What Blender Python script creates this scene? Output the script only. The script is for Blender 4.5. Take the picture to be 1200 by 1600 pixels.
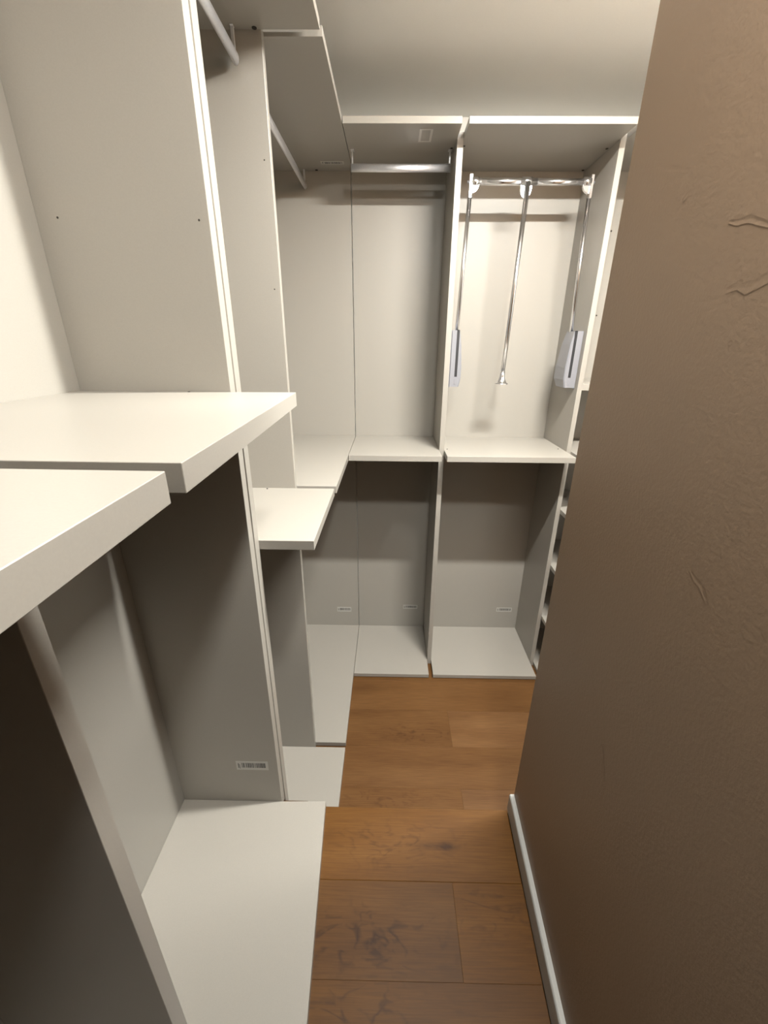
import bpy, bmesh, math, random
from mathutils import Vector, Matrix

random.seed(7)
for o in list(bpy.data.objects):
    bpy.data.objects.remove(o, do_unlink=True)
scene = bpy.context.scene
COL = scene.collection

# ------------------------------------------------------------------ camera
cam = bpy.data.cameras.new('camera')
cam.sensor_fit = 'HORIZONTAL'
cam.sensor_width = 36.0
cam.lens = 654.26 / 1200.0 * 36.0
cam.clip_start = 0.01
camo = bpy.data.objects.new('camera', cam)
COL.objects.link(camo)
R_ = Vector((0.99985396, 0.01528594, 0.00764173))
U_ = Vector((-0.01280742, 0.37417406, 0.92727005))
F_ = Vector((-0.01131486, 0.9272325, -0.37431518))
camo.matrix_world = Matrix(((R_.x, U_.x, -F_.x, 0.0), (R_.y, U_.y, -F_.y, 0.0),
                            (R_.z, U_.z, -F_.z, 1.76835), (0, 0, 0, 1)))
scene.camera = camo

# ------------------------------------------------------------------ world, lights, exposure
world = bpy.data.worlds.new('world')
scene.world = world
world.use_nodes = True
world.node_tree.nodes['Background'].inputs[0].default_value = (1.0, 0.95, 0.88, 1)
world.node_tree.nodes['Background'].inputs[1].default_value = 0.01
scene.view_settings.view_transform = 'Standard'
scene.view_settings.look = 'None'
scene.view_settings.gamma = 1.0
scene.view_settings.use_curve_mapping = False
scene.view_settings.exposure = 0.42

CEIL = 2.672
# two surface-mounted opal ceiling lamps: a linear one over the alcove, a round one over the landing
LINEAR_LAMP = dict(x=0.62, y=1.05, length=0.50, radius=0.024, strength=900.0)
ROUND_LAMP = dict(x=0.27, y=0.20, radius=0.080, height=0.006, strength=390.0)
LIGHT_COLOR = (1.0, 0.984, 0.93)

# ------------------------------------------------------------------ helpers
def link(name, me, parent=None):
    o = bpy.data.objects.new(name, me)
    COL.objects.link(o)
    if parent is not None:
        o.parent = parent
    return o

def mesh_from_bm(name, bm, mat, smooth=False):
    me = bpy.data.meshes.new(name)
    bm.normal_update()
    bm.to_mesh(me)
    bm.free()
    if mat is not None:
        me.materials.append(mat)
    if smooth:
        for p in me.polygons:
            p.use_smooth = True
    return me

def prism_bm(bm, poly, z0, z1, bevel=0.0):
    """prism over a CCW xy polygon"""
    n = len(poly)
    lo = [bm.verts.new((x, y, z0)) for x, y in poly]
    hi = [bm.verts.new((x, y, z1)) for x, y in poly]
    fs = [bm.faces.new(hi), bm.faces.new(list(reversed(lo)))]
    for i in range(n):
        j = (i + 1) % n
        fs.append(bm.faces.new((lo[i], lo[j], hi[j], hi[i])))
    if bevel > 0:
        es = {e for f in fs for e in f.edges}
        bmesh.ops.bevel(bm, geom=list(es), offset=bevel, segments=1, profile=0.5, affect='EDGES')

def prism(name, poly, z0, z1, mat, parent=None, bevel=0.0006):
    bm = bmesh.new()
    a = sum(poly[i][0] * poly[(i + 1) % len(poly)][1] - poly[(i + 1) % len(poly)][0] * poly[i][1] for i in range(len(poly)))
    if a < 0:
        poly = list(reversed(poly))
    prism_bm(bm, poly, z0, z1, bevel)
    return link(name, mesh_from_bm(name, bm, mat), parent)

def box(name, x0, x1, y0, y1, z0, z1, mat, parent=None, bevel=0.0006):
    return prism(name, [(x0, y0), (x1, y0), (x1, y1), (x0, y1)], z0, z1, mat, parent, bevel)

def tube_bm(bm, p0, p1, r0, r1=None, seg=20, caps=True, squash=None, up=None):
    """round (or oval) tube from p0 to p1; squash=(a,b) half axes, up = direction of b"""
    p0, p1 = Vector(p0), Vector(p1)
    d = (p1 - p0).normalized()
    u = Vector(up) if up else (Vector((0, 0, 1)) if abs(d.z) < 0.9 else Vector((0, 1, 0)))
    s = d.cross(u).normalized()
    u = s.cross(d).normalized()
    r1 = r0 if r1 is None else r1
    a, b = squash if squash else (1, 1)
    rings = []
    for p, r in ((p0, r0), (p1, r1)):
        rings.append([bm.verts.new(p + s * (math.cos(t) * r * a) + u * (math.sin(t) * r * b))
                      for t in (2 * math.pi * k / seg for k in range(seg))])
    for k in range(seg):
        j = (k + 1) % seg
        f = bm.faces.new((rings[0][k], rings[0][j], rings[1][j], rings[1][k]))
        f.smooth = True
    if caps:
        bm.faces.new(list(reversed(rings[0])))
        bm.faces.new(rings[1])

def tube(name, p0, p1, r, mat, parent=None, **k):
    bm = bmesh.new()
    tube_bm(bm, p0, p1, r, **k)
    bmesh.ops.recalc_face_normals(bm, faces=bm.faces[:])
    return link(name, mesh_from_bm(name, bm, mat), parent)

def lathe(name, prof, origin, axis, mat, parent=None, seg=28):
    """profile [(radius, t)] revolved about an axis"""
    d = Vector(axis).normalized()
    u = Vector((0, 1, 0)) if abs(d.y) < 0.9 else Vector((1, 0, 0))
    s = d.cross(u).normalized(); u = s.cross(d).normalized()
    bm = bmesh.new(); rings = []
    for r, t in prof:
        c = Vector(origin) + d * t
        rings.append([bm.verts.new(c + (s * math.cos(a) + u * math.sin(a)) * max(r, 1e-5))
                      for a in (2 * math.pi * k / seg for k in range(seg))])
    for i in range(len(rings) - 1):
        for k in range(seg):
            j = (k + 1) % seg
            f = bm.faces.new((rings[i][k], rings[i][j], rings[i + 1][j], rings[i + 1][k])); f.smooth = True
    bm.faces.new(rings[0]); bm.faces.new(rings[-1])
    bmesh.ops.recalc_face_normals(bm, faces=bm.faces[:])
    return link(name, mesh_from_bm(name, bm, mat), parent)

def thing(name, label, cat, loc=(0, 0, 0), group=None):
    o = link(name, None)
    o.empty_display_size = 0.05
    o['label'] = label
    o['category'] = cat
    if group:
        o['group'] = group
    return o

def struct(o):
    o['kind'] = 'structure'
    return o

# ------------------------------------------------------------------ materials
def new_mat(name):
    m = bpy.data.materials.new(name)
    m.use_nodes = True
    nt = m.node_tree
    b = nt.nodes['Principled BSDF']
    return m, nt, b

def N(nt, typ, **kw):
    n = nt.nodes.new(typ)
    for k, v in kw.items():
        setattr(n, k, v)
    return n

def math_n(nt, op, a, b=None, c=None):
    n = N(nt, 'ShaderNodeMath', operation=op)
    for i, v in enumerate((a, b, c)):
        if v is None:
            continue
        if isinstance(v, (int, float)):
            n.inputs[i].default_value = v
        else:
            nt.links.new(v, n.inputs[i])
    return n.outputs[0]

def noise(nt, vec, scale, detail=3.0, rough=0.55, dist=0.0):
    n = N(nt, 'ShaderNodeTexNoise')
    n.inputs['Scale'].default_value = scale
    n.inputs['Detail'].default_value = detail
    n.inputs['Roughness'].default_value = rough
    n.inputs['Distortion'].default_value = dist
    nt.links.new(vec, n.inputs['Vector'])
    return n.outputs[0]

def ramp(nt, fac, stops):
    r = N(nt, 'ShaderNodeValToRGB')
    e = r.color_ramp.elements
    while len(e) < len(stops):
        e.new(0.5)
    for el, (p, c) in zip(e, stops):
        el.position = p
        el.color = c if len(c) == 4 else (*c, 1)
    nt.links.new(fac, r.inputs[0])
    return r.outputs[0]

def bump(nt, bsdf, h, strength, dist=0.001):
    b = N(nt, 'ShaderNodeBump')
    b.inputs['Strength'].default_value = strength
    b.inputs['Distance'].default_value = dist
    nt.links.new(h, b.inputs['Height'])
    nt.links.new(b.outputs[0], bsdf.inputs['Normal'])

def speckled(name, col, rough, var=0.03, scale=350.0, bumpy=0.12, metal=0.0, spec=0.5):
    m, nt, b = new_mat(name)
    tc = N(nt, 'ShaderNodeTexCoord').outputs['Object']
    f = noise(nt, tc, scale, 2.0)
    lo = tuple(c * (1 - var) for c in col); hi = tuple(min(1, c * (1 + var)) for c in col)
    nt.links.new(ramp(nt, f, [(0.3, lo), (0.7, hi)]), b.inputs['Base Color'])
    b.inputs['Roughness'].default_value = rough
    b.inputs['Metallic'].default_value = metal
    b.inputs['Specular IOR Level'].default_value = spec
    if bumpy:
        bump(nt, b, f, bumpy, 0.0004)
    return m

LAM = speckled('cashmere_laminate', (0.306, 0.287, 0.254), 0.38, 0.02, 420.0, 0.10)
BACK = speckled('cashmere_back_board', (0.313, 0.296, 0.263), 0.45, 0.02, 420.0, 0.10)
CEILM = speckled('ceiling_paint', (0.80, 0.80, 0.77), 0.9, 0.01, 220.0, 0.15)
WHITE = speckled('white_paint', (0.40, 0.40, 0.38), 0.45, 0.02, 120.0, 0.1)
ALU = speckled('brushed_aluminium', (0.82, 0.82, 0.84), 0.36, 0.04, 200.0, 0.0, metal=0.85)
CHROME = speckled('polished_chrome', (0.88, 0.88, 0.90), 0.2, 0.01, 100.0, 0.0, metal=1.0)
SILVER = speckled('silver_plastic', (0.27, 0.275, 0.30), 0.32, 0.03, 300.0, 0.05, metal=0.25)
BLACK = speckled('black_slot', (0.012, 0.012, 0.014), 0.6, 0.05, 100.0, 0.0)
PAPER = speckled('label_paper', (0.46, 0.45, 0.42), 0.6, 0.02, 300.0, 0.05)
INK = speckled('label_ink', (0.05, 0.05, 0.05), 0.6, 0.05, 300.0, 0.0)
HOLE = speckled('drilled_hole', (0.03, 0.025, 0.02), 0.9, 0.05, 300.0, 0.0)
FILM = speckled('sticker_edge_film', (0.52, 0.50, 0.46), 0.3, 0.02, 300.0, 0.05)

def make_wall_mat():
    m, nt, b = new_mat('taupe_wall_paint')
    tc = N(nt, 'ShaderNodeTexCoord').outputs['Object']
    f1 = noise(nt, tc, 1.6, 3.0)
    f2 = noise(nt, tc, 160.0, 3.0, 0.6)
    f3 = noise(nt, tc, 26.0, 3.0, 0.55)
    nt.links.new(ramp(nt, f1, [(0.3, (0.222, 0.152, 0.099)), (0.7, (0.242, 0.166, 0.108))]), b.inputs['Base Color'])
    b.inputs['Roughness'].default_value = 0.5
    h = math_n(nt, 'ADD', math_n(nt, 'MULTIPLY', f2, 0.8), math_n(nt, 'MULTIPLY', f3, 0.3))
    bump(nt, b, h, 0.26, 0.002)
    return m
WALLM = make_wall_mat()

def make_oak():
    """oak boards; per-plank object properties: tint (brightness), grey, fx/fy/fs (figure centre, strength), kx/ky/ks (knot)"""
    m, nt, b = new_mat('oiled_oak')
    tc = N(nt, 'ShaderNodeTexCoord').outputs['Object']
    rnd = N(nt, 'ShaderNodeObjectInfo').outputs['Random']
    def attr(nm):
        a = N(nt, 'ShaderNodeAttribute', attribute_type='OBJECT', attribute_name=nm)
        return a.outputs['Fac']
    sep = N(nt, 'ShaderNodeSeparateXYZ'); nt.links.new(tc, sep.inputs[0])
    X, Y, Z = sep.outputs
    off = math_n(nt, 'MULTIPLY', rnd, 37.0)
    def vec(sx, sy, sz=1.0, warp=None):
        c = N(nt, 'ShaderNodeCombineXYZ')
        nt.links.new(math_n(nt, 'ADD', math_n(nt, 'MULTIPLY', X, sx), off), c.inputs[0])
        yy = math_n(nt, 'MULTIPLY', Y, sy)
        if warp is not None:
            yy = math_n(nt, 'ADD', yy, warp)
        nt.links.new(yy, c.inputs[1])
        nt.links.new(math_n(nt, 'MULTIPLY', Z, sz), c.inputs[2])
        return c.outputs[0]
    def gauss(cx, cy, ax, ay):
        dx = math_n(nt, 'MULTIPLY', math_n(nt, 'SUBTRACT', X, cx), ax)
        dy = math_n(nt, 'MULTIPLY', math_n(nt, 'SUBTRACT', Y, cy), ay)
        d2 = math_n(nt, 'ADD', math_n(nt, 'MULTIPLY', dx, dx), math_n(nt, 'MULTIPLY', dy, dy))
        return math_n(nt, 'POWER', 2.718, math_n(nt, 'MULTIPLY', d2, -1.0))
    broad = noise(nt, vec(1.6, 9.0), 1.0, 3.0, 0.55)
    fine = noise(nt, vec(10.0, 260.0), 1.0, 3.0, 0.6)
    pores = noise(nt, vec(24.0, 700.0), 1.0, 2.0, 0.6)
    base = ramp(nt, broad, [(0.22, (0.082, 0.035, 0.0086)), (0.5, (0.112, 0.051, 0.0142)), (0.8, (0.142, 0.070, 0.0225))])
    # fine grain
    mix = N(nt, 'ShaderNodeMixRGB', blend_type='MULTIPLY'); mix.inputs[0].default_value = 1.0
    nt.links.new(base, mix.inputs[1])
    nt.links.new(ramp(nt, fine, [(0.25, (0.74, 0.70, 0.66)), (0.7, (1.10, 1.10, 1.10))]), mix.inputs[2])
    # figured marks: thin wandering dark lines inside a soft-edged region
    reg = math_n(nt, 'MULTIPLY', gauss(attr('fx'), attr('fy'), 5.0, 17.0), attr('fs'))
    w1 = noise(nt, vec(7.0, 16.0), 1.0, 1.5, 0.5, 1.6)
    line = math_n(nt, 'SUBTRACT', 1.0, math_n(nt, 'MULTIPLY', math_n(nt, 'ABSOLUTE', math_n(nt, 'SUBTRACT', w1, 0.5)), 15.0))
    line = math_n(nt, 'MAXIMUM', line, 0.0)
    brk = noise(nt, vec(22.0, 30.0), 1.0, 2.0, 0.6)
    brk = math_n(nt, 'MINIMUM', math_n(nt, 'MAXIMUM', math_n(nt, 'MULTIPLY', math_n(nt, 'SUBTRACT', brk, 0.42), 8.0), 0.0), 1.0)
    fig = math_n(nt, 'MULTIPLY', math_n(nt, 'MULTIPLY', line, brk), reg)
    # knot: dark smear with a darker heart
    kn = math_n(nt, 'ADD', math_n(nt, 'MULTIPLY', gauss(attr('kx'), attr('ky'), 50.0, 95.0), 0.75),
                math_n(nt, 'MULTIPLY', gauss(math_n(nt, 'SUBTRACT', attr('kx'), 0.045), attr('ky'), 14.0, 90.0), 0.55))
    kn = math_n(nt, 'MULTIPLY', math_n(nt, 'MULTIPLY', kn, attr('ks')), math_n(nt, 'ADD', 0.35, math_n(nt, 'MULTIPLY', noise(nt, vec(60.0, 220.0), 1.0, 2.0), 1.3)))
    dark = math_n(nt, 'MINIMUM', math_n(nt, 'ADD', fig, kn), 1.0)
    mix2 = N(nt, 'ShaderNodeMixRGB', blend_type='MULTIPLY')
    nt.links.new(math_n(nt, 'MULTIPLY', dark, 0.95), mix2.inputs[0])
    nt.links.new(mix.outputs[0], mix2.inputs[1])
    mix2.inputs[2].default_value = (0.30, 0.22, 0.15, 1)
    hsv = N(nt, 'ShaderNodeHueSaturation')
    nt.links.new(mix2.outputs[0], hsv.inputs['Color'])
    nt.links.new(attr('tint'), hsv.inputs['Value'])
    nt.links.new(attr('sat'), hsv.inputs['Saturation'])
    nt.links.new(hsv.outputs[0], b.inputs['Base Color'])
    b.inputs['Roughness'].default_value = 0.5
    b.inputs['Specular IOR Level'].default_value = 0.25
    bump(nt, b, math_n(nt, 'ADD', fine, pores), 0.25, 0.0004)
    return m
OAK = make_oak()

# ------------------------------------------------------------------ key dimensions (metres)
ZU = 0.347                       # upper floor level (lower floor is z = 0)
YSTEP = 0.9167                   # edge of the step
XL = -0.660                      # face of the back boards on the left run
XPL = -0.335                     # front edges of the left partitions
XF = -0.188                      # front edges of the left shelves
YB = 2.300                       # face of the back boards on the far run
YPF = 1.9784                     # front edges of the far partitions
YF = 1.8616                      # front edges of the far shelves
ZP, TM = 0.026, 0.026            # bottom board top, board thickness
ZM = 1.293                       # middle shelf top
ZT, TT = 2.4787, 0.021           # top shelf underside, thickness
Y1, TP1 = 0.9128, 0.0287         # double partition (two boards)
Y2, T2 = 1.3912, 0.0238
X3, W3 = 0.239, 0.0235
X4, W4 = 0.8459, 0.0216
XF2 = 1.42                       # right end of the last far unit
ZA, TA = 1.6694, 0.0285          # upper counters
YC0, YC1 = 0.3335, 0.3605        # partition between the two upper units
ZPA = 0.373

# ------------------------------------------------------------------ structure
def wallx(y):                    # face of the taupe wall (slightly out of square)
    return 0.4176 - 0.046 * (0.9236 - y)

struct(prism('wall_right', [(wallx(-1.5), -1.5), (wallx(-1.5) + 0.12, -1.5), (0.5376, 0.9236), (0.4176, 0.9236)], 0.0, CEIL, WALLM, bevel=0.004))
struct(box('wall_alcove', 0.5376, 1.60, 0.80, 0.9236, 0.0, CEIL, WALLM, bevel=0.0))
struct(box('wall_left', -0.80, -0.672, -1.5, 2.42, 0.0, CEIL, CEILM, bevel=0.0))
struct(box('wall_back', -0.80, 1.72, 2.312, 2.42, 0.0, CEIL, CEILM, bevel=0.0))
struct(box('wall_far_right', 1.60, 1.72, 0.80, 2.312, 0.0, CEIL, CEILM, bevel=0.0))
def open_near_wall():
    """unseen wall behind the viewer; opening added to lower the bounced fill light"""
    bm = bmesh.new()
    for x0, x1, z0, z1 in ((-0.80, -0.50, 0.10, CEIL), (0.26, 0.45, 0.10, CEIL), (-0.50, 0.26, 2.42, CEIL)):
        prism_bm(bm, [(x0, -1.62), (x1, -1.62), (x1, -1.5), (x0, -1.5)], z0, z1)
    return struct(link('wall_near', mesh_from_bm('wall_near', bm, WALLM)))
open_near_wall()
struct(box('ceiling', -0.80, 1.72, -1.62, 2.42, CEIL, CEIL + 0.08, CEILM, bevel=0.0))

floor_low = struct(box('floor', -0.80, 1.72, YSTEP, 2.42, -0.10, -0.014, OAK, bevel=0.0))
floor_up = struct(prism('floor_upper', [(-0.80, -1.62), (0.45, -1.62), (0.45, 0.80), (0.4176, 0.9157), (-0.26, 0.9157), (-0.26, 0.9415), (-0.80, 0.9415)], 0.10, ZU - 0.014, OAK, bevel=0.0))
struct(box('trim_1', -0.26, 0.4170, 0.9020, 0.9157, 0.0005, ZU - 0.0145, OAK, bevel=0.0))   # riser of the step
for o in bpy.data.objects:
    if o.type == 'MESH' and o.data.materials and o.data.materials[0] == OAK:
        o['tint'] = 0.8; o['sat'] = 1.0

def plank(parent, x0, x1, y0, y1, ztop, tint=1.0, sat=1.0, fig=None, knot=None, bev=0.0004, x1far=None):
    cx, cy = (x0 + x1) / 2, (y0 + y1) / 2
    g = 0.0001
    bm = bmesh.new()
    prism_bm(bm, [(x0 + g - cx, y0 + g - cy), (x1 - g - cx, y0 + g - cy), ((x1 if x1far is None else x1far) - g - cx, y1 - g - cy), (x0 + g - cx, y1 - g - cy)], -0.0135, 0.0, bev)
    o = link('plank', mesh_from_bm('plank', bm, OAK), parent)
    o.location = (cx, cy, ztop)
    o['tint'] = tint; o['sat'] = sat
    fx, fy, fs = fig if fig else (9.0, 9.0, 0.0)
    o['fx'] = float(fx - cx); o['fy'] = float(fy - cy); o['fs'] = float(fs)
    kx, ky, ks = knot if knot else (9.0, 9.0, 0.0)
    o['kx'] = float(kx - cx); o['ky'] = float(ky - cy); o['ks'] = float(ks)
    return o

# lower floor boards (rows run across the view)
LX0, LX1 = -0.672, 1.60
rows_low = [
    (0.917, 1.015, [-0.672, 0.62, 1.60]),
    (1.015, 1.2225, [-0.672, 0.324, 1.60]),
    (1.2225, 1.4245, [-0.672, 0.95, 1.60]),
    (1.4245, 1.634, [-0.672, 0.317, 1.60]),
    (1.634, 1.842, [-0.672, 1.05, 1.60]),
    (1.842, 2.05, [-0.672, 0.10, 1.60]),
    (2.05, 2.30, [-0.672, 0.80, 1.60]),
]
tints = {(1, 0): (1.05, 1.0), (1, 1): (1.12, 0.95), (2, 0): (1.04, 0.98), (3, 0): (1.02, 0.98), (3, 1): (1.16, 0.95), (4, 0): (1.08, 0.98)}
for ri, (y0, y1, xs) in enumerate(rows_low):
    for ci in range(len(xs) - 1):
        t, s = tints.get((ri, ci), (random.uniform(0.95, 1.08), 1.0))
        fig = knot = None
        if (ri, ci) == (3, 0):
            fig = (0.16, 1.50, 0.55)
        if (ri, ci) == (1, 0):
            fig = (-0.02, 1.17, 0.45)
        plank(floor_low, xs[ci], xs[ci + 1], y0, y1, 0.0, t, s, fig, knot)

# upper floor boards
UX0 = -0.672
def upx(y):
    return wallx(y) - 0.016
rows_up = [
    (0.713, YSTEP, [None], 1.0),
    (0.511, 0.713, [0.194], 1.0),
    (0.309, 0.511, [None], 1.0),
    (0.107, 0.309, [-0.05], 1.0),
    (-0.095, 0.107, [None], 1.0),
    (-0.297, -0.095, [0.1], 1.0),
    (-0.50, -0.297, [None], 1.0),
    (-0.75, -0.50, [None], 1.0),
    (-1.0, -0.75, [0.0], 1.0),
    (-1.25, -1.0, [None], 1.0),
    (-1.5, -1.25, [None], 1.0),
]
for ri, (y0, y1, js, _) in enumerate(rows_up):
    xs = [UX0] + [j for j in js if j is not None] + [upx(y0)]
    for ci in range(len(xs) - 1):
        t, s, fig, knot = random.uniform(0.95, 1.05), 1.0, None, None
        if ri == 0:
            t, s, fig, knot = 0.92, 1.1, (0.02, 0.812, 0.5), (0.19, 0.805, 1.0)
        if (ri, ci) == (1, 0):
            t, s, fig = 0.76, 1.08, (-0.05, 0.585, 1.0)
        if (ri, ci) == (1, 1):
            t, s, fig = 0.92, 1.12, (0.27, 0.65, 0.5)
        if ri == 2:
            t, s, fig = 0.80, 1.1, (-0.05, 0.45, 0.8)
        plank(floor_up, xs[ci], xs[ci + 1], y0, y1, ZU, t, s, fig, knot, 0.0004 if ri else 0.0015, upx(y1) if ci == len(xs) - 2 else None)

# skirting along the taupe wall: a low board with a rounded top
def skirting():
    bm = bmesh.new()
    prof = [(0.0, 0.0), (-0.0145, 0.0), (-0.0145, 0.062), (-0.0135, 0.0665), (-0.011, 0.069), (0.0, 0.069)]
    ya, yb = -1.498, 0.922
    a = [bm.verts.new((wallx(ya) + u, ya, ZU + w)) for u, w in prof]
    b = [bm.verts.new((wallx(yb) + u, yb, ZU + w)) for u, w in prof]
    n = len(prof)
    for i in range(n):
        j = (i + 1) % n
        bm.faces.new((a[i], a[j], b[j], b[i]))
    bm.faces.new(a); bm.faces.new(b)
    bmesh.ops.recalc_face_normals(bm, faces=bm.faces[:])
    return struct(link('baseboard_right', mesh_from_bm('baseboard_right', bm, WHITE)))
skirting()

# trowel ridges left in the plaster of the taupe wall
wall_right = bpy.data.objects['wall_right']
def ridge(pts, w, h):
    """low smooth ridge following (y, z) points on the wall face"""
    bm = bmesh.new()
    n = len(pts)
    rows = []
    for i, (y, z) in enumerate(pts):
        y2, z2 = pts[min(i + 1, n - 1)]; y1_, z1_ = pts[max(i - 1, 0)]
        ty, tz = y2 - y1_, z2 - z1_
        L = math.hypot(ty, tz) or 1
        ny, nz = -tz / L, ty / L
        k = math.sin(math.pi * (i + 0.15) / (n - 0.7))
        row = []
        for s, hh in ((-1, -0.0003), (-0.35, 0.8), (0.2, 1.0), (1, -0.0003)):
            yy, zz = y + ny * s * w * (0.4 + 0.6 * k), z + nz * s * w * (0.4 + 0.6 * k)
            row.append(bm.verts.new((wallx(yy) - (hh * h * k if hh > 0 else hh * -1.0), yy, zz)))
        rows.append(row)
    for i in range(n - 1):
        for j in range(3):
            f = bm.faces.new((rows[i][j], rows[i][j + 1], rows[i + 1][j + 1], rows[i + 1][j])); f.smooth = True
    bmesh.ops.recalc_face_normals(bm, faces=bm.faces[:])
    return link('plaster_ridge', mesh_from_bm('plaster_ridge', bm, WALLM), wall_right)
ridge([(0.600, 1.906), (0.585, 1.902), (0.565, 1.901), (0.545, 1.893), (0.525, 1.885)], 0.0039, 0.00016)
ridge([(0.570, 1.830), (0.552, 1.834), (0.538, 1.829), (0.522, 1.833), (0.508, 1.836), (0.49, 1.842)], 0.0070, 0.00024)
ridge([(0.487, 1.494), (0.475, 1.488), (0.463, 1.487), (0.452, 1.479), (0.444, 1.472)], 0.0045, 0.00018)
ridge([(0.675, 1.172), (0.660, 1.166), (0.648, 1.164), (0.636, 1.150)], 0.0045, 0.00015)
ridge([(0.566, 1.081), (0.556, 1.070), (0.546, 1.052), (0.532, 1.031)], 0.0042, 0.00015)
ridge([(0.717, 1.957), (0.711, 1.960), (0.706, 1.964)], 0.0039, 0.00018)
ridge([(0.541, 1.771), (0.538, 1.772), (0.535, 1.772)], 0.0031, 0.00021)

# ------------------------------------------------------------------ ceiling lamps
def opal(strength):
    m, nt, b = new_mat('opal_diffuser')
    b.inputs['Base Color'].default_value = (0.8, 0.8, 0.78, 1)
    b.inputs['Emission Color'].default_value = (*LIGHT_COLOR, 1)
    b.inputs['Emission Strength'].default_value = strength
    return m

def linear_lamp(x, y, length, radius, strength):
    t = thing('ceiling_lamp', 'slim linear lamp with white end caps on the alcove ceiling', 'lamp')
    bm = bmesh.new()
    n = 10; rings = []
    for xx in (x - length / 2, x + length / 2):
        rings.append([bm.verts.new((xx, y + radius * math.cos(a), CEIL - 0.006 - 0.22 * radius * math.sin(a)))
                      for a in (math.pi * k / n for k in range(n + 1))])
    for k in range(n):
        bm.faces.new((rings[0][k], rings[0][k + 1], rings[1][k + 1], rings[1][k]))
    bm.faces.new(rings[0]); bm.faces.new(rings[1]); bm.faces.new((rings[0][0], rings[1][0], rings[1][n], rings[0][n]))
    bmesh.ops.recalc_face_normals(bm, faces=bm.faces[:])
    link('diffuser', mesh_from_bm('diffuser', bm, opal(strength)), t)
    box('base', x - length / 2 - 0.012, x + length / 2 + 0.012, y - radius - 0.004, y + radius + 0.004, CEIL - 0.0058, CEIL, WHITE, t)
    for sx in (-1, 1):
        xc = x + sx * (length / 2 + 0.0062)
        box('end_cap', xc - 0.006, xc + 0.006, y - radius - 0.003, y + radius + 0.003, CEIL - 0.006 - 0.22 * radius - 0.002, CEIL - 0.006, WHITE, t, bevel=0.002)

def round_lamp(x, y, radius, height, strength):
    t = thing('ceiling_lamp', 'round flat opal lamp on the ceiling above the upper landing', 'lamp')
    lathe('base', [(radius + 0.006, 0.0), (radius + 0.006, 0.008)], (x, y, CEIL - 0.008), (0, 0, 1), WHITE, t, seg=48)
    lathe('diffuser', [(radius * 0.93, -height), (radius, -height * 0.7), (radius, -0.0002)], (x, y, CEIL - 0.008), (0, 0, 1), opal(strength), t, seg=48)

linear_lamp(**LINEAR_LAMP)
round_lamp(**ROUND_LAMP)

# ------------------------------------------------------------------ small fittings shared by the units
def sticker(parent, plane, a0, a1, b0, b1, c, seed, facing=-1):
    """paper barcode sticker on a panel face.  plane 'y': a=x, b=z at y=c ; plane 'z': a=x, b=y at z=c (underside)"""
    rng = random.Random(seed)
    th = 0.0004
    bm = bmesh.new(); bi = bmesh.new()
    def quad(bmx, u0, u1, v0, v1, d0, d1):
        if plane == 'y':
            prism_bm(bmx, [(u0, c + facing * d1), (u1, c + facing * d1), (u1, c + facing * d0), (u0, c + facing * d0)], v0, v1)
        else:
            prism_bm(bmx, [(u0, v0), (u1, v0), (u1, v1), (u0, v1)], c - d1, c - d0)
    quad(bm, a0, a1, b0, b1, 0.0, th)
    s = link('barcode_sticker', mesh_from_bm('barcode_sticker', bm, PAPER), parent)
    s['label'] = 'small white paper sticker printed with a black barcode'
    L = a1 - a0; H = b1 - b0
    u = a0 + L * 0.06
    quad(bi, u, u + L * 0.025, b0 + H * 0.22, b1 - H * 0.25, th, th + 0.0001)
    quad(bi, u + L * 0.045, u + L * 0.06, b0 + H * 0.15, b1 - H * 0.35, th, th + 0.0001)
    u = a0 + L * 0.17
    while u < a1 - L * 0.07:
        w = L * rng.choice((0.009, 0.013, 0.022, 0.028))
        quad(bi, u, u + w, b0 + H * 0.26, b1 - H * 0.2, th, th + 0.0001)
        u += w + L * rng.choice((0.007, 0.012, 0.018))
    link('barcode_bars', mesh_from_bm('barcode_bars', bi, INK), s)
    return s

def hole(parent, p, axis, r=0.0019):
    return lathe('shelf_pin_hole', [(r, 0.0), (r, 0.0004), (r * 0.8, 0.0005)], p, axis, HOLE, parent, seg=12)

def cam_fitting(parent, p, axis, r=0.007):
    return lathe('cam_fitting', [(r, 0.0), (r, 0.0012), (r * 0.75, 0.002)], p, axis, HOLE, parent, seg=16)

def rail(parent, p0, p1, across):
    """oval aluminium clothes rail hung under the top shelf on two straps"""
    r = tube('clothes_rail', p0, p1, 1.0, ALU, parent, seg=28, squash=(0.0085, 0.0145), up=(0, 0, 1))
    d = (Vector(p1) - Vector(p0)).normalized()
    for e, s in ((p0, 1), (p1, -1)):
        c = Vector(e) + d * s * 0.006
        hx, hy = (0.003, 0.007) if abs(d.x) > 0.5 else (0.004, 0.0025)
        br = box('rail_bracket', c.x - hx, c.x + hx, c.y - hy, c.y + hy, c.z + 0.012, ZT, ALU, r, bevel=0.0006)
        fl = 0.011
        box('bracket_foot', c.x - hx - (0.004 if abs(d.x) > 0.5 else 0.0), c.x + hx + (0.004 if abs(d.x) > 0.5 else 0.0), c.y - hy - 0.004, c.y + hy + 0.004, ZT - 0.002, ZT, ALU, r, bevel=0.0005)
    return r

ZR = 2.4215
G = 0.0004          # hairline play between boards

# ------------------------------------------------------------------ upper units (on the landing)
def counter_front(y):           # front edge of the upper counters, slightly out of square
    return -0.2005 + 0.031 * (0.93 - y)

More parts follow.
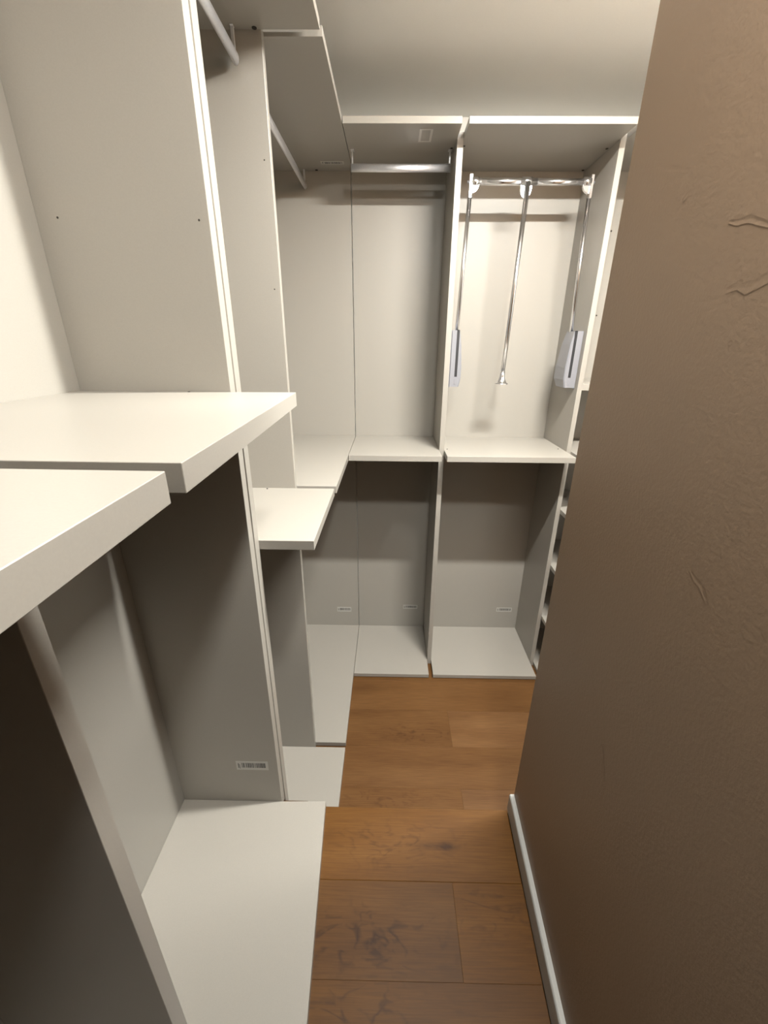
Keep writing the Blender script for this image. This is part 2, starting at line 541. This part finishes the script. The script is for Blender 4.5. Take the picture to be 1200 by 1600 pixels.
# unit between the two partitions
uA = thing('wardrobe_unit', 'tall open wardrobe unit on the upper landing with barcode low on its end panel', 'wardrobe', group='open wardrobe units')
box('partition', XL, XPL - 0.003, Y1, Y1 + TP1 - G, ZU, 2.66, LAM, uA)
box('partition', XL, -0.362, YC0, YC1, ZU, 2.66, LAM, uA)
box('back_board', XL - 0.010, XL, YC0, Y1 + TP1 - G, ZU, 2.66, BACK, uA, bevel=0.0)
prism('counter_shelf', [(XL + G, YC1 + G), (-0.3615, YC1 + G), (-0.3615, 0.3560), (counter_front(0.355), 0.3545), (counter_front(0.92) - 0.001, 0.9205), (-0.331, Y1 - G), (XL + G, Y1 - G)], ZA - TA, ZA, LAM, uA)
prism('bottom_shelf', [(XL + G, YC1 + G), (-0.3615, YC1 + G), (-0.3615, 0.3560), (-0.1615, 0.3545), (-0.1945, 0.9160), (-0.331, Y1 - G), (XL + G, Y1 - G)], ZU, ZPA, LAM, uA)
sticker(uA, 'y', -0.4676, -0.3674, 0.5185, 0.5565, Y1, 3)
hole(uA, (-0.6195, Y1, 1.9788), (0, -1, 0))
hole(uA, (-0.3569, Y1, 1.9759), (0, -1, 0))
cam_fitting(uA, (-0.425, Y1 - 0.004, ZA - 0.001), (0, 0, 1), 0.0028)

# unit nearest the viewer
uZ = thing('wardrobe_unit', 'wardrobe unit nearest the viewer, its counter edge cut off by the frame', 'wardrobe', group='open wardrobe units')
box('partition', XL, -0.362, -0.25, -0.226, ZU, 2.66, LAM, uZ)
box('back_board', XL - 0.010, XL, -0.25, YC0 - G, ZU, 2.66, BACK, uZ, bevel=0.0)
prism('counter_shelf', [(XL + G, -0.2255), (-0.3615, -0.2255), (-0.3615, -0.2495), (-0.1700, -0.2495), (-0.1842, 0.3290), (-0.3615, 0.3300), (-0.3625, YC0 - G), (XL + G, YC0 - G)], ZA - TA, ZA, LAM, uZ)
prism('bottom_shelf', [(XL + G, -0.2255), (-0.3615, -0.2255), (-0.3615, -0.2495), (-0.1900, -0.2495), (-0.1900, 0.3290), (-0.3615, 0.3300), (-0.3625, YC0 - G), (XL + G, YC0 - G)], ZU, ZPA, LAM, uZ)

# ------------------------------------------------------------------ lower left run
Y1B = Y1 + TP1                       # start of the lower run
uB = thing('wardrobe_unit', 'narrow wardrobe unit just below the step, with an aluminium clothes rail', 'wardrobe', group='open wardrobe units')
box('partition', XL, XPL, Y1B, Y1B + TP1, 0.0, ZT + TT, LAM, uB)
box('partition', XL, XPL + 0.006, Y2, Y2 + T2, 0.0, ZT + TT, LAM, uB)
box('back_board', XL - 0.010, XL, Y1B, Y2 + T2, 0.0, ZT + TT, BACK, uB, bevel=0.0)
yb0, yb1 = Y1B + TP1 + G, Y2 - G
box('top_shelf', XL + G, XF + 0.004, yb0, yb1, ZT, ZT + TT, LAM, uB)
box('middle_shelf', XL + G, XF - 0.004, yb0, yb1, ZM - TM, ZM, LAM, uB)
box('bottom_shelf', XL + G, XF, yb0, yb1, 0.004, ZP, LAM, uB)
rail(uB, (-0.395, yb0 + 0.01, ZR), (-0.395, yb1 - 0.01, ZR), 'y')
hole(uB, (-0.3461, Y2, 2.2214), (0, -1, 0))
hole(uB, (-0.3464, Y2, 1.9133), (0, -1, 0))
cam_fitting(uB, (-0.343, Y2 - 0.008, ZT), (0, 0, -1), 0.006)
cam_fitting(uB, (-0.425, Y2 - 0.012, ZM), (0, 0, 1), 0.0028)

uC = thing('wardrobe_unit', 'corner wardrobe unit running into the back wall, clothes rail pointing away from the viewer', 'wardrobe', group='open wardrobe units')
yc0, yc1 = Y2 + T2 + G, YB - G
box('back_board', XL - 0.010, XL, yc0, YB, 0.0, ZT + TT, BACK, uC, bevel=0.0)
box('end_board', XL - 0.010, XF - 0.002, YB, YB + 0.010, 0.0, ZT + TT, BACK, uC, bevel=0.0)
box('top_shelf', XL + G, XF + 0.007, yc0, yc1, ZT, ZT + TT, LAM, uC)
box('middle_shelf', XL + G, XF, yc0, yc1, ZM - TM, ZM, LAM, uC)
box('bottom_shelf', XL + G, XF, yc0, yc1, 0.004, ZP, LAM, uC)
rail(uC, (-0.395, yc0 + 0.01, ZR), (-0.395, yc1 - 0.01, ZR), 'y')
sticker(uC, 'y', -0.328, -0.237, 0.1325, 0.167, YB, 11)
sticker(uC, 'z', -0.3086, -0.2101, 2.1900, 2.2240, ZT, 12)
cam_fitting(uC, (-0.340, YB - 0.012, ZT), (0, 0, -1), 0.006)

# ------------------------------------------------------------------ far run
uD = thing('wardrobe_unit', 'wardrobe unit in the back left corner with a horizontal clothes rail', 'wardrobe', group='open wardrobe units')
xd0 = XF + 0.009
box('partition', X3, X3 + W3, YPF, YB, 0.0, ZT + TT, LAM, uD)
box('back_board', XF + 0.002, X3 + W3, YB, YB + 0.010, 0.0, ZT + TT, BACK, uD, bevel=0.0)
box('top_shelf', xd0, X3 - G, YF, YB - G, ZT, ZT + TT, LAM, uD)
box('middle_shelf', XF + 0.002, X3 - G, YF, YB - G, ZM - TM, ZM, LAM, uD)
box('bottom_shelf', XF + 0.002, X3 - G, YF, YB - G, 0.004, ZP, LAM, uD)
rail(uD, (xd0 + 0.010, 2.080, ZR), (X3 - 0.008, 2.080, ZR), 'x')
sticker(uD, 'y', 0.1017, 0.1942, 0.162, 0.191, YB, 13)
# transparent sticker: only its pale rim shows
bm = bmesh.new()
sx0, sx1, sy0, sy1, rw = 0.094, 0.142, 1.901, 2.006, 0.009
for a in ((sx0, sx1, sy0, sy0 + rw), (sx0, sx1, sy1 - rw, sy1), (sx0, sx0 + rw * 0.9, sy0 + rw, sy1 - rw), (sx1 - rw * 0.9, sx1, sy0 + rw, sy1 - rw)):
    prism_bm(bm, [(a[0], a[2]), (a[1], a[2]), (a[1], a[3]), (a[0], a[3])], ZT - 0.0005, ZT)
fs = link('film_sticker', mesh_from_bm('film_sticker', bm, FILM), uD)
fs['label'] = 'pale rectangular sticker outline under the top shelf'
cam_fitting(uD, (0.228, 2.060, ZT), (0, 0, -1), 0.005)

uE = thing('wardrobe_unit', 'wide wardrobe unit on the back wall that holds the chrome pull-down lift', 'wardrobe', group='open wardrobe units')
box('partition', X4, X4 + W4, YPF, YB, 0.0, ZT + TT, LAM, uE)
box('back_board', X3 + W3 + G, X4 + W4, YB, YB + 0.010, 0.0, ZT + TT, BACK, uE, bevel=0.0)
xe0, xe1 = X3 + W3 + G, X4 - G
box('top_shelf', xe0, xe1, YF, YB - G, ZT, ZT + TT, LAM, uE)
box('middle_shelf', xe0, xe1, YF, YB - G, ZM - TM, ZM, LAM, uE)
box('bottom_shelf', xe0, xe1, YF, YB - G, 0.004, ZP, LAM, uE)
sticker(uE, 'y', 0.7083, 0.8075, 0.150, 0.1815, YB, 14)
cam_fitting(uE, (xe0 + 0.011, 2.040, ZT), (0, 0, -1), 0.0045)
cam_fitting(uE, (xe1 - 0.012, 2.060, ZT), (0, 0, -1), 0.0055)
cam_fitting(uE, (xe1 - 0.012, YB - 0.02, ZT), (0, 0, -1), 0.0055)
cam_fitting(uE, (xe0 + 0.016, 2.00, ZM), (0, 0, 1), 0.0028)
cam_fitting(uE, (xe1 - 0.02, 2.03, ZM), (0, 0, 1), 0.0028)

uF = thing('wardrobe_unit', 'shelved wardrobe unit glimpsed between the wide unit and the taupe wall edge', 'wardrobe', group='open wardrobe units')
xf0 = X4 + W4 + G
box('partition', XF2, XF2 + 0.022, YPF, YB, 0.0, ZT + TT, LAM, uF)
box('back_board', X4 + W4 + G, XF2 + 0.022, YB, YB + 0.010, 0.0, ZT + TT, BACK, uF, bevel=0.0)
box('top_shelf', xf0, XF2 - G, YF, YB - G, ZT, ZT + TT, LAM, uF)
box('middle_shelf', xf0, XF2 - G, YF, YB - G, ZM - TM, ZM, LAM, uF)
box('bottom_shelf', xf0, XF2 - G, YF, YB - G, 0.004, ZP, LAM, uF)
for z in (0.352, 0.676, 0.995):
    box('shelf', xf0, XF2 - G, YF, YB - G, z - 0.022, z, LAM, uF)
box('shelf', xf0, XF2 - G, YPF + 0.002, YB - G, 1.603 - 0.028, 1.603, LAM, uF)
hole(uF, (1.013, YB, 2.2568), (0, -1, 0), 0.004)
hole(uF, (1.0149, YB, 1.9023), (0, -1, 0), 0.004)

# ------------------------------------------------------------------ pull-down wardrobe lift
lift = thing('wardrobe_lift', 'chrome pull-down wardrobe lift with grey side housings and hanging pull rod', 'wardrobe lift')
YL = 2.066                                    # plane of the arms
ZROD = 2.3735
def housing(side):
    """grey housing screwed to the partition; side=-1 on the left partition, +1 on the right one"""
    xw = xe0 if side < 0 else xe1             # partition face
    s = -side                                 # direction into the unit
    yf = 2.006
    zt, zb = 1.823, 1.584
    # back plate
    h = box('lift_housing', min(xw, xw + s * 0.007), max(xw, xw + s * 0.007), yf + 0.004, yf + 0.105, zb - 0.004, zt, SILVER, lift, bevel=0.0015)
    # shell: a box whose inner face tapers (deeper towards the bottom, narrower at the top)
    lev = [(zt, 0.040, 0.098), (zt - 0.055, 0.050, 0.112), (zt - 0.150, 0.0575, 0.126), (zt - 0.205, 0.0575, 0.128), (zb, 0.050, 0.104)]
    bm = bmesh.new(); rings = []
    for z, w, d in lev:
        c = 0.005
        pts = [(0.0075, yf), (w - c, yf), (w, yf + c), (w, yf + d - c), (w - c, yf + d), (0.0075, yf + d)]
        rings.append([bm.verts.new((xw + s * a, b, z)) for a, b in pts])
    for i in range(len(rings) - 1):
        for k in range(6):
            j = (k + 1) % 6
            bm.faces.new((rings[i][k], rings[i][j], rings[i + 1][j], rings[i + 1][k]))
    bm.faces.new(rings[0]); bm.faces.new(rings[-1])
    bmesh.ops.recalc_face_normals(bm, faces=bm.faces[:])
    link('housing_shell', mesh_from_bm('housing_shell', bm, SILVER), h)
    xs = xw + s * 0.0335
    box('arm_slot', xs - 0.0058, xs + 0.0058, yf - 0.0006, yf + 0.004, zt - 0.195, zt + 0.0006, BLACK, h, bevel=0.0)
    box('arm_slot', xs - 0.0058, xs + 0.0058, yf - 0.0006, yf + 0.055, zt - 0.001, zt + 0.0008, BLACK, h, bevel=0.0)
    box('clip_tab', xs - 0.006, xs + 0.006, yf - 0.0012, yf + 0.002, zb + 0.010, zb + 0.034, SILVER, h, bevel=0.0004)
    # lift arm: flat chrome bar up to the rail
    xa_top = xw + s * 0.050
    arm = tube('lift_arm', (xs + s * 0.001, YL, zt - 0.004), (xa_top, YL, ZROD - 0.055), 1.0, CHROME, lift, seg=16, squash=(0.0085, 0.0085), up=(0, 1, 0))
    # end fitting: flat plate with a cup that takes the rail
    bm = bmesh.new()
    prism_bm(bm, [(xa_top - 0.006, YL - 0.014), (xa_top + 0.006, YL - 0.014), (xa_top + 0.006, YL + 0.012), (xa_top - 0.006, YL + 0.012)], ZROD - 0.058, ZROD + 0.022, 0.0015)
    link('end_plate', mesh_from_bm('end_plate', bm, CHROME), arm)
    x0, x1 = xa_top + s * 0.003, xa_top + s * 0.032
    tube('rail_cup', (x0, YL, ZROD), (x1, YL, ZROD), 0.0165, CHROME, arm, seg=24)
    bm = bmesh.new()                             # rounded web under the cup
    n = 8; top = [(0.0, -0.010), (0.030, -0.010)]
    arc = [(0.030 * math.cos(t), -0.010 - 0.030 * math.sin(t)) for t in (math.pi / 2 * k / n for k in range(n + 1))]
    pts = [(0.0, -0.010)] + arc
    fa = [bm.verts.new((x0 + s * a, YL - 0.0075, ZROD + b)) for a, b in pts]
    fb = [bm.verts.new((x0 + s * a, YL + 0.0045, ZROD + b)) for a, b in pts]
    bm.faces.new(fa); bm.faces.new(fb)
    for k in range(len(pts)):
        j = (k + 1) % len(pts)
        bm.faces.new((fa[k], fa[j], fb[j], fb[k]))
    bmesh.ops.recalc_face_normals(bm, faces=bm.faces[:])
    link('web', mesh_from_bm('web', bm, CHROME), arm)
    tube('pivot_pin', (xa_top - s * 0.003, YL, ZROD - 0.002), (xa_top - s * 0.013, YL, ZROD - 0.002), 0.005, SILVER, arm, seg=14)
    return xa_top
xa = housing(-1)
xb = housing(1)
xm = 0.5365
tube('hanging_rail', (xa + 0.030, YL, ZROD), (xm + 0.042, YL, ZROD), 0.0130, CHROME, lift, seg=28)
tube('hanging_rail', (xm + 0.040, YL, ZROD), (xb - 0.030, YL, ZROD), 0.0115, CHROME, lift, seg=28)
pull = tube('pull_rod', (xm + 0.004, YL - 0.014, ZROD - 0.004), (0.5245, YL + 0.004, 1.650), 0.0098, CHROME, lift, seg=18)
tube('rod_sleeve', (xm - 0.020, YL, ZROD), (xm + 0.022, YL, ZROD), 0.0165, CHROME, pull, seg=24)
bm = bmesh.new()                                 # shield-shaped socket below the sleeve
pts = [(-0.022, -0.012), (0.022, -0.012)] + [(0.022 * math.cos(t), -0.020 - 0.038 * math.sin(t)) for t in (math.pi * k / 10 for k in range(11))]
fa = [bm.verts.new((xm + a, YL - 0.006, ZROD + b)) for a, b in pts]
fb = [bm.verts.new((xm + a, YL + 0.006, ZROD + b)) for a, b in pts]
bm.faces.new(fa); bm.faces.new(fb)
for k in range(len(pts)):
    j = (k + 1) % len(pts)
    bm.faces.new((fa[k], fa[j], fb[j], fb[k]))
bmesh.ops.recalc_face_normals(bm, faces=bm.faces[:])
link('rod_socket', mesh_from_bm('rod_socket', bm, CHROME), pull)
lathe('pull_knob', [(0.0115, 0.0), (0.0122, 0.022), (0.0140, 0.032), (0.0190, 0.044), (0.0265, 0.0535), (0.0310, 0.0565), (0.0300, 0.0590)], (0.5245, YL + 0.004, 1.652), (-0.014, 0.02, -1), CHROME, pull)
